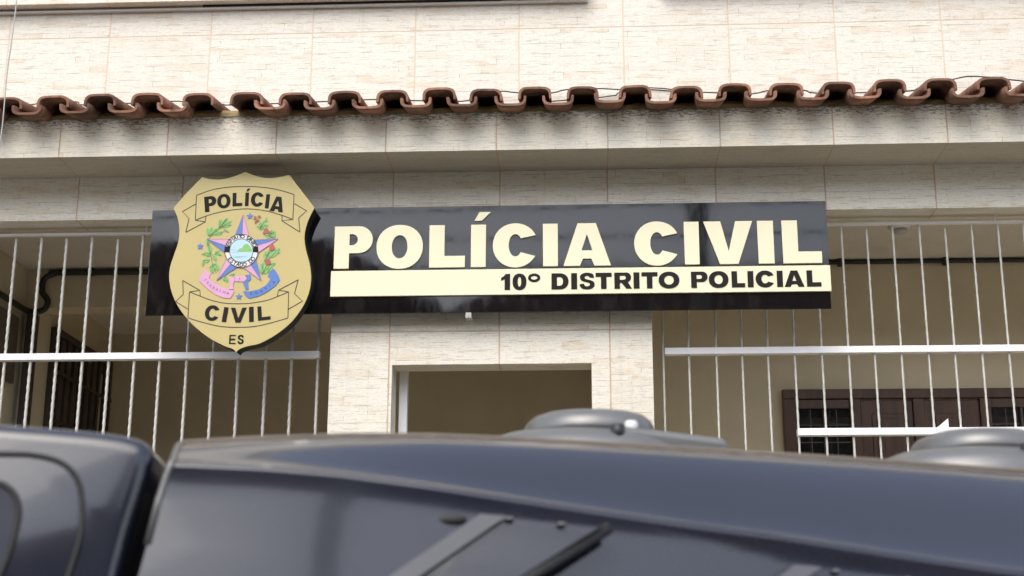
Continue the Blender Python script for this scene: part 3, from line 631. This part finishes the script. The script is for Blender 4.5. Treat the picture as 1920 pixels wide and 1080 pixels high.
topE = [sz(ts(x, y, .09+.10*(x-322)/1600)) for x, y in ((322,842),(400,836),(520,829),(700,823),(860,823),(1000,829),(1150,837),(1300,846),(1500,858),(1700,871),(1919,887))]
creE = [sz(ts(x, y)) for x, y in ((318,868),(420,871),(560,878),(700,891),(860,912),(1005,935),(1170,960),(1335,985),(1500,1007),(1700,1040),(1919,1073))]
def interp(T, s_):
    if s_ <= T[0][0]: return T[0][1]+(s_-T[0][0])*0
    for a, b in zip(T, T[1:]):
        if s_ <= b[0]: return a[1]+(b[1]-a[1])*(s_-a[0])/(b[0]-a[0])
    a, b = T[-2:]; return b[1]+(s_-b[0])*(b[1]-a[1])/(b[0]-a[0])*.5
g0 = [sz(ts(x, y)) for x, y in ((322,868),(308,905),(290,970),(268,1080))]     # raked front edge of the canopy
print('truck', topE[0], topE[-1], creE[-1], g0)
def front_s(z):
    P_ = sorted([(b, a) for a, b in g0]); 
    if z >= P_[-1][0]: return P_[-1][1]
    if z <= P_[0][0]: return P_[0][1]+(z-P_[0][0])*.2
    for a, b in zip(P_, P_[1:]):
        if z <= b[0]: return a[1]+(b[1]-a[1])*(z-a[0])/(b[0]-a[0])
S1 = 1.62; NS = 60; WID = 1.72; LEAN = .19
def OFT(s_): return .10*min(1.3, max(0, (s_-topE[0][0])/(topE[-1][0]-topE[0][0])))
def srow(f):  # f(s0index t)->(s,off,z)
    return [tw(*f(k/NS)) for k in range(NS+1)]
rows = []
def side(zf, off0):
    def f(t):
        # z fraction from 0 (bottom) .. 1 (crease)
        s_ = t*S1; zc = interp(creE, s_); z = 1.06+(zc-1.06)*zf; off = off0-LEAN*(zc-z); s2 = front_s(z)+(S1-front_s(z))*t; return (s2, off, z)
    return srow(f)
for zf, off in ((0, .0), (.3, -.004), (.6, -.004), (.85, -.001), (.93, .0), (.975, -.001), (.992, -.0025), (1.0, -.003)): rows.append(side(zf, off))
def strip(q, extra):
    def f(t):
        s_ = t*S1; zc = interp(creE, s_); zt_ = interp(topE, s_); s2 = front_s(zc)+(S1-front_s(zc))*t
        wd = zt_-zc; o = -.003+(.093+OFT(s_))*extra
        return (s2, o, zc+wd*q)
    return srow(f)
for q, e in ((.03, .05), (.10, .13), (.3, .30), (.55, .50), (.75, .68), (.88, .82), (.96, .92), (1.0, 1.0)): rows.append(strip(q, e))
def roof(o, dz_):
    def f(t):
        s_ = t*S1; zt_ = interp(topE, s_); zc = interp(creE, s_); return (front_s(zc)+(S1-front_s(zc))*t, o+OFT(s_)*max(0, 1-(o-.1)/.9), zt_+dz_)
    return srow(f)
for o, d_ in ((.105, .004), (.13, .007), (.2, .014), (.4, .026), (.86, .035), (1.3, .026), (1.52, .012), (1.62, 0), (1.68, -.03), (1.72, -.12), (1.72, -.6)): rows.append(roof(o, d_))
cb = bmesh.new(); grid(cb, rows)
canopy = obj('canopy', cb, M['paint'], TR, True)
fr = bmesh.new()       # front and rear walls of the canopy
for t in (0, NS):
    ring = [r[t] for r in rows]; fr.faces.new([fr.verts.new(p+along*(.001 if t == 0 else -.001)) for p in ring])
obj('canopy_end', fr, M['paint'], TR)
tr = bmesh.new(); ring = [r[0] for r in rows[3:18]]; tube(tr, ring, .0045, 8); obj('canopy_edge_trim', tr, M['silver'], TR, True)
# seam between the roof shell and the side
tr = bmesh.new(); tube(tr, [p+Vector((0, 0, .001)) for p in rows[17]], .0055, 6); obj('drip_seal', tr, M['seal'], TR, True)
# roof ventilators
def vent(s0, off, z0, sc, label=None):
    e = empty('roof_vent'); e.parent = TR; c0 = tw(s0, off, z0); e.location = c0-TR.location
    def shell(name, sa, sb, wd, za, zb_, mat, power=.5):
        bm = bmesh.new(); n = 40; prof = [(1.0, 0), (1.005, .15), (.99, .35), (.95, .58), (.87, .78), (.74, .91), (.55, .98), (.3, 1.0), (.02, 1.0)]
        rings = []
        for r, h in prof:
            rg = []
            for k in range(n):
                a = 2*math.pi*k/n; c_, s_ = math.cos(a), math.sin(a)
                u = (sa+sb)/2+(sb-sa)/2*r*(c_ if c_ < 0 else abs(c_)**.8); v_ = wd/2*r*math.copysign(abs(s_)**.8, s_)
                rg.append(bm.verts.new(tw(s0+u*sc, off+v_*sc, z0+(za+(zb_-za)*h)*sc)))
            rings.append(rg)
        for a, b in zip(rings, rings[1:]):
            for k in range(n): bm.faces.new((a[k], a[(k+1) % n], b[(k+1) % n], b[k]))
        bm.faces.new(rings[-1]); bm.faces.new(rings[0]); return obj(name, bm, mat, e, True)
    shell('base', -.03, .38, .36, -.03, .052, M['silver']); shell('cap', .065, .30, .26, .045, .088, M['silver'])
    ob = bmesh.new(); V = []
    for s_ in (.20, .402):
        for o_ in (-.15, .15):
            for z_ in (-.02, .030 if s_ > .4 else .049): V.append(ob.verts.new(tw(s0+s_*sc, off+o_*sc, z0+z_*sc)))
    for f_ in ((0,1,3,2),(4,5,7,6),(0,1,5,4),(2,3,7,6),(0,2,6,4),(1,3,7,5)): ob.faces.new([V[i] for i in f_])
    obj('outlet', ob, M['silver'], e, bevel=.012, seg=4)
    kb = bmesh.new(); p_ = tw(s0+.232*sc, off-.135*sc, z0+.052*sc)
    lathe(kb, p_.x, p_.y, [(.010, p_.z-.02), (.012, p_.z), (.009, p_.z+.005), (.003, p_.z+.006)], 12); obj('screw', kb, M['alu'], e, True)
    kb = bmesh.new(); p_ = tw(s0+.205*sc, off-.150*sc, z0+.040*sc); lathe(kb, p_.x, p_.y, [(.012, p_.z-.02), (.012, p_.z+.007), (.006, p_.z+.009)], 12); obj('clip', kb, M['black'], e, True)
OFFV = .62
def onroof(px, py, off): p = ts(px, py, off); return sz(p)
v1 = onroof(915, 838, OFFV); v1t = onroof(1090, 769, OFFV); v2 = onroof(1660, 868, OFFV); v2t = onroof(1810, 803, OFFV); v1r = onroof(1350, 838, OFFV); print('vents', v1, v1t, v1r, v2, v2t)
V1S = (v1r[0]-v1[0])/.43
vent(v1[0], OFFV, v1t[1]-.098*V1S, V1S); vent(v2[0], OFFV, v2t[1]-.098*V1S, V1S)
# side scoops
def scoop(pts, strip_w, parent):
    P_ = [ts(x, y, -.004) for x, y in pts]; P_ = [p+nrm*LEAN*max(0, interp(creE, sz(p)[0])-p.z) for p in P_]; e = empty('side_scoop'); e.parent = parent; c0 = P_[0]; e.location = c0-parent.location
    lift = [.024, .032, .034, .028]
    bm = bmesh.new(); a = [bm.verts.new(p+nrm*.0) for p in P_]; b = [bm.verts.new(p+nrm*l) for p, l in zip(P_, lift)]
    bm.faces.new(b)
    for i in range(4):
        if i != 1: bm.faces.new((a[i], a[(i+1) % 4], b[(i+1) % 4], b[i]))
    obj('cover', bm, M['paint'], e, bevel=.004)
    ob = bmesh.new(); q = [P_[1]+nrm*.003, P_[2]+nrm*.003, P_[2]+nrm*.040, P_[1]+nrm*.040]; inn_ = (P_[0]-P_[1]).normalized()*.012
    ob.faces.new([ob.verts.new(p+inn_) for p in q]); obj('opening_shade', ob, M['rubber'], e)  # black face painted as the shade inside the scoop's open side
    tb = tube(bmesh.new(), [P_[1]+nrm*.028, (P_[1]+P_[2])/2+nrm*.036, P_[2]+nrm*.034], .008, 8); obj('lip_shadow', tb, M['rubber'], e, True)  # black tube drawn as the shadow under the scoop's edge
    tb = bmesh.new(); ax = (P_[3]-P_[0]); side_ = (P_[1]-P_[0]).normalized()*strip_w
    V = [tb.verts.new(p) for p in (P_[0]+nrm*.027, P_[0]+side_+nrm*.034, P_[3]+side_+nrm*.038, P_[3]+nrm*.031, P_[0]-nrm*.0, P_[3])]
    tb.faces.new(V[:4]); tb.faces.new((V[0], V[3], V[5], V[4])); obj('side_strip', tb, M['strip'], e)
    for k in (.22, .62):
        p_ = P_[0]+(P_[1]-P_[0])*k+nrm*(.030+.008*k)+Vector((0, 0, -.003)); kb = bmesh.new()
        bmesh.ops.create_uvsphere(kb, u_segments=12, v_segments=8, radius=.0048, matrix=Matrix.Translation(p_)@Matrix.Diagonal((1.3, 1, .55, 1))); obj('screw', kb, M['silver'], e, True)
scoop([(895,968),(1132,994),(705,1260),(514,1230)], .033, TR); scoop([(1475,1062),(1800,1098),(1380,1360),(1100,1320)], .033, TR)
rb_ = bmesh.new(); bmesh.ops.create_uvsphere(rb_, u_segments=16, v_segments=10, radius=.018, matrix=Matrix.Translation(ts(842, 975, -.006))@Matrix.Diagonal((1.3, .3, .45, 1))); obj('recess_shadow', rb_, M['rubber'], TR, True)  # dark blob standing in for a shadowed opening in the canopy side
# cab (its rear upper corner is in view)
S_CAB = [sz(ts(x, y, .02)) for x, y in ((0,797),(120,806),(210,815),(262,826),(284,842),(287,865),(276,915),(252,1000),(232,1080))]
prof = [(-2.1, .62), (-2.1, S_CAB[0][1]-.45), (-1.55, S_CAB[0][1]-.06), (-1.35, S_CAB[0][1]+.01), (-.9, S_CAB[0][1]+.022), (-.5, S_CAB[0][1]+.012)]+spline(S_CAB, 5)+[(S_CAB[-1][0]-.02, 1.3), (S_CAB[-1][0]-.05, .62)]
cb = bmesh.new(); rws = []
cmx, cmz = -1.0, 1.2
for o, k in ((.050, .955), (.030, .975), (.014, .988), (.004, .996), (.0, 1.0)):
    pass
ins = [(.006, .030), (.0015, .016), (.0, .006)]
def inset(P_, d):
    out = []; n = len(P_)
    for i in range(n):
        a, b = P_[i-1], P_[(i+1) % n]; dx, dz_ = b[0]-a[0], b[1]-a[1]; l = math.hypot(dx, dz_) or 1
        out.append((P_[i][0]+(dz_/l)*d*1.0, P_[i][1]-(dx/l)*d))
    return out
ZCAB = S_CAB[0][1]
levels = [(0, .020), (.002, .012), (.007, .005), (.014, .001), (.03, .0), (.3, .0), (.86, -.0), (1.4, 0), (1.675, .0), (1.70, .006), (1.72, .03)]
for off, d in levels: rws.append([tw(a, off-(.13*max(0, ZCAB-b) if off < .5 else 0), b+(.02*math.sin(math.pi*min(1, max(0, off/1.72))) if b > 1.6 else 0)) for a, b in inset(prof, d)])
V = [[cb.verts.new(p) for p in r] for r in rws]
n = len(prof)
for a, b in zip(V, V[1:]):
    for i in range(n): cb.faces.new((a[i], a[(i+1) % n], b[(i+1) % n], b[i]))
f1 = cb.faces.new(V[0][::-1]); cb.faces.new(V[-1])
cab = obj('cab', cb, M['paint'], TR, True)
md = cab.modifiers.new('es', 'EDGE_SPLIT'); md.split_angle = R(50)
def seam(pts, r, mat, name, off=-.0005, ext=None):
    p_ = [ts(x, y, off) for x, y in spline(pts, 8)]; p_ = [p+nrm*.13*max(0, ZCAB-p.z) for p in p_]; tb = tube(bmesh.new(), p_, r, 8); return obj(name, tb, mat, TR, True)
seam([(-420,850),(-200,848),(0,852),(60,854),(110,866),(140,890),(155,930),(156,1000),(135,1080),(105,1200)], .0036, M['rubber'], 'door_seam')
wp = spline([(-380,905),(-150,900),(-20,905),(20,918),(38,950),(34,1000),(10,1075),(-40,1170),(-380,1180),(-400,1000),(-380,905)], 6)
wb = bmesh.new(); wb.faces.new([wb.verts.new(p+nrm*.13*max(0, ZCAB-p.z)) for p in (ts(x, y, -.0015) for x, y in wp[:-1])]); obj('side_window', wb, M['carglass'], TR)
seam([(-150,900),(-20,905),(20,918),(38,950),(34,1000),(10,1075),(-40,1170)], .0040, M['rubber'], 'window_seal')
# bed, bonnet, wheels and the rest of the lower body
def sidebox(bm, s0, s1, o0, o1, z0, z1, t0=0, t1=0):
    V = [bm.verts.new(tw(*p)) for p in ((s0,o0,z0),(s1,o0,z0),(s1,o1,z0),(s0,o1,z0),(s0+t0,o0+.03,z1),(s1+t1,o0+.03,z1),(s1+t1,o1-.03,z1),(s0+t0,o1-.03,z1))]
    for f_ in ((0,1,2,3),(4,5,6,7),(0,1,5,4),(1,2,6,5),(2,3,7,6),(3,0,4,7)): bm.faces.new([V[i] for i in f_])
    return bm
obj('gap_blackout', sidebox(bmesh.new(), S_CAB[-1][0]-.03, g0[0][0]+.06, .10, WID-.1, .55, S_CAB[0][1]-.075), M['rubber'], TR)  # added black box that keeps the gap between cab and canopy dark
obj('bed', sidebox(bmesh.new(), g0[-1][0]-.05, S1+.06, -.17, WID, .50, 1.055), M['paint'], TR, bevel=.03, seg=3)
obj('bonnet', sidebox(bmesh.new(), -3.35, -2.102, .02, WID-.02, .50, 1.10, .12, 0), M['paint'], TR, bevel=.06, seg=4)
obj('bumper', sidebox(bmesh.new(), -3.46, -3.352, .02, WID-.02, .40, .62), M['silver'], TR, bevel=.03, seg=3); obj('bumper', sidebox(bmesh.new(), S1+.062, S1+.16, .05, WID-.05, .42, .56), M['silver'], TR, bevel=.03, seg=3)
for s_ in (-2.72, .62):
    for o_ in (-.01, WID-.22):
        e = empty('wheel'); e.parent = TR; c0 = tw(s_, o_+.11, .37); e.location = c0-TR.location
        def wheel(prof_):
            bm = bmesh.new(); n = 36; rg = [[bm.verts.new(tw(s_+r*math.cos(2*math.pi*k/n), o_+oo, .37+r*math.sin(2*math.pi*k/n))) for k in range(n)] for r, oo in prof_]
            for a, b in zip(rg, rg[1:]):
                for k in range(n): bm.faces.new((a[k], a[(k+1) % n], b[(k+1) % n], b[k]))
            bm.faces.new(rg[0]); bm.faces.new(rg[-1]); return bm
        obj('tyre', wheel([(.23, 0), (.33, -.004), (.365, .03), (.37, .11), (.365, .19), (.33, .224), (.23, .22)]), M['rubber'], e, True); obj('rim', wheel([(.02, -.012), (.10, -.012), (.2, .012), (.228, -.006), (.229, .02)]), M['silver'], e, True)
for o_ in (.04, WID-.30): obj('headlight', sidebox(bmesh.new(), -3.375, -3.30, o_, o_+.26, .82, .98), M['pale'], TR, bevel=.02)
obj('windscreen', (lambda bm: (bm.faces.new([bm.verts.new(tw(*p)) for p in ((-2.125, .12, S_CAB[0][1]-.42), (-2.125, WID-.12, S_CAB[0][1]-.42), (-1.60, WID-.18, S_CAB[0][1]-.075), (-1.60, .18, S_CAB[0][1]-.075))]), bm)[1])(bmesh.new()), M['glass'], TR)
# ---------------------------------------------------------------- across the street (seen only mirrored in the gloss board and the paint)
def house(x0, x1, y, hgt, rh, label, mat, roofc, nwin):
    e = empty('house', ((x0+x1)/2, y, 0), label, 'house')
    obj('wall', bx(x0, x1, y-7, y, 0, hgt), mat, e)
    bm = prism(bmesh.new(), [(x0-.5, hgt+.003), (x1+.5, hgt+.003), (x1-2.2, hgt+rh), (x0+2.2, hgt+rh)], y-7.5, y+.6); obj('roof', bm, roofc, e)
    for i in range(nwin):
        xx = x0+(x1-x0)*(i+.5)/nwin
        for z in ((1.0, 3.9, 6.3) if hgt > 5 else (1.0,)):
            wo = obj('window', bx(xx-.5, xx+.5, y+.002, y+.04, z, z+1.2), M['white'], e); obj('pane', bx(xx-.43, xx+.43, y+.041, y+.045, z+.07, z+1.13), M['glass'], wo)
    return e
M['hw1'] = wall_mat('brick_red_render', (.20, .11, .07)); M['hw2'] = wall_mat('grey_render', (.19, .175, .15))
house(-22, -3.6, -27, 9.9, 1.5, 'brown two storey house across the street mirrored left in the black board', M['hw1'], M['clay'], 3)
house(-3.2, 12.6, -27.5, 9.4, 1.3, 'grey house across the street mirrored along the middle of the board', M['hw2'], M['clay'], 3)
house(13.4, 27, -27.2, 9.0, 1.4, 'low house across the street mirrored at the right of the board', M['hw1'], M['clay'], 2)
M['bark'] = plain('bark', (.12, .09, .06), .9, .3, 8, bump=.5); M['foliage'] = plain('foliage', (.05, .085, .03), .7, .4, 2)
for (x, y, h_, lab) in ((5.6, -22.0, 8.6, 'leafy street tree on the far pavement mirrored in the right of the board'), (12.5, -21, 9.2, 'taller leafy tree on the far pavement beyond the low house front')):
    T = empty('street_tree', (x, y, .14), lab, 'tree'); tb = tube(bmesh.new(), [(x, y, .14), (x+.05, y, 1.5), (x-.05, y+.05, 3), (x, y, h_-1.4)], [.16, .13, .10, .05], 10)
    for k in range(7):
        a = k*2.4; tube(tb, [(x, y, 2.2+.4*k*.8), (x+.9*math.cos(a), y+.9*math.sin(a), 3.0+.4*k*.8)], [.05, .015], 6)
    obj('trunk', tb, M['bark'], T, True); lb = bmesh.new()
    for k in range(5200):
        while True:
            p = Vector((random.uniform(-1, 1), random.uniform(-1, 1), random.uniform(-1, 1)))
            if .15 < p.length < 1: break
        cl = .75+.25*math.sin(p.x*5+p.y*3)*math.cos(p.z*4+p.y*4)
        c = Vector((x, y, h_-1.7))+Vector((p.x*2.0, p.y*1.8, p.z*1.7))*cl; q = Vector((random.gauss(0, 1), random.gauss(0, 1), random.gauss(0, 1))).normalized(); r_ = q.orthogonal().normalized(); l_ = random.uniform(.07, .13)
        lb.faces.new([lb.verts.new(c+v_) for v_ in (q*l_, r_*l_*.5, -q*l_, -r_*l_*.5)])
    obj('crown', lb, M['foliage'], T)
UP = empty('utility_pole', (1.9, -11.6, .14), 'concrete utility pole with a curved lamp arm mirrored in the middle of the board', 'utility pole')
obj('pole', tube(bmesh.new(), [(1.9, -11.6, .14), (1.9, -11.6, 9.0)], [.16, .10], 14), M['concrete'], UP, True)
obj('crossarm', bx(.9, 2.9, -11.66, -11.54, 8.2, 8.32), M['bark'], UP)
obj('lamp_arm', tube(bmesh.new(), spline([(1.9, -11.5, 6.4), (1.7, -11.2, 7.3), (1.3, -10.8, 7.9), (.6, -10.4, 8.0)], 6), .05, 8), M['alu'], UP, True)
for z, y in ((8.34, -11.6), (7.5, -11.48), (7.1, -11.46), (6.7, -11.46)):
    tag(obj('power_line', tube(bmesh.new(), [(x, y, z-.25*math.sin(math.pi*(x+30)/60)+.02*x*(z-7)) for x in range(-30, 31, 3)], .016, 6), M['black'], None, True), {8.34: 'topmost power line across the street above the houses', 7.5: 'second highest line across the street on the pole', 7.1: 'third line from the top across the street', 6.7: 'lowest thick line on the pole across the street'}[z], 'cable', 'wires on the utility pole')
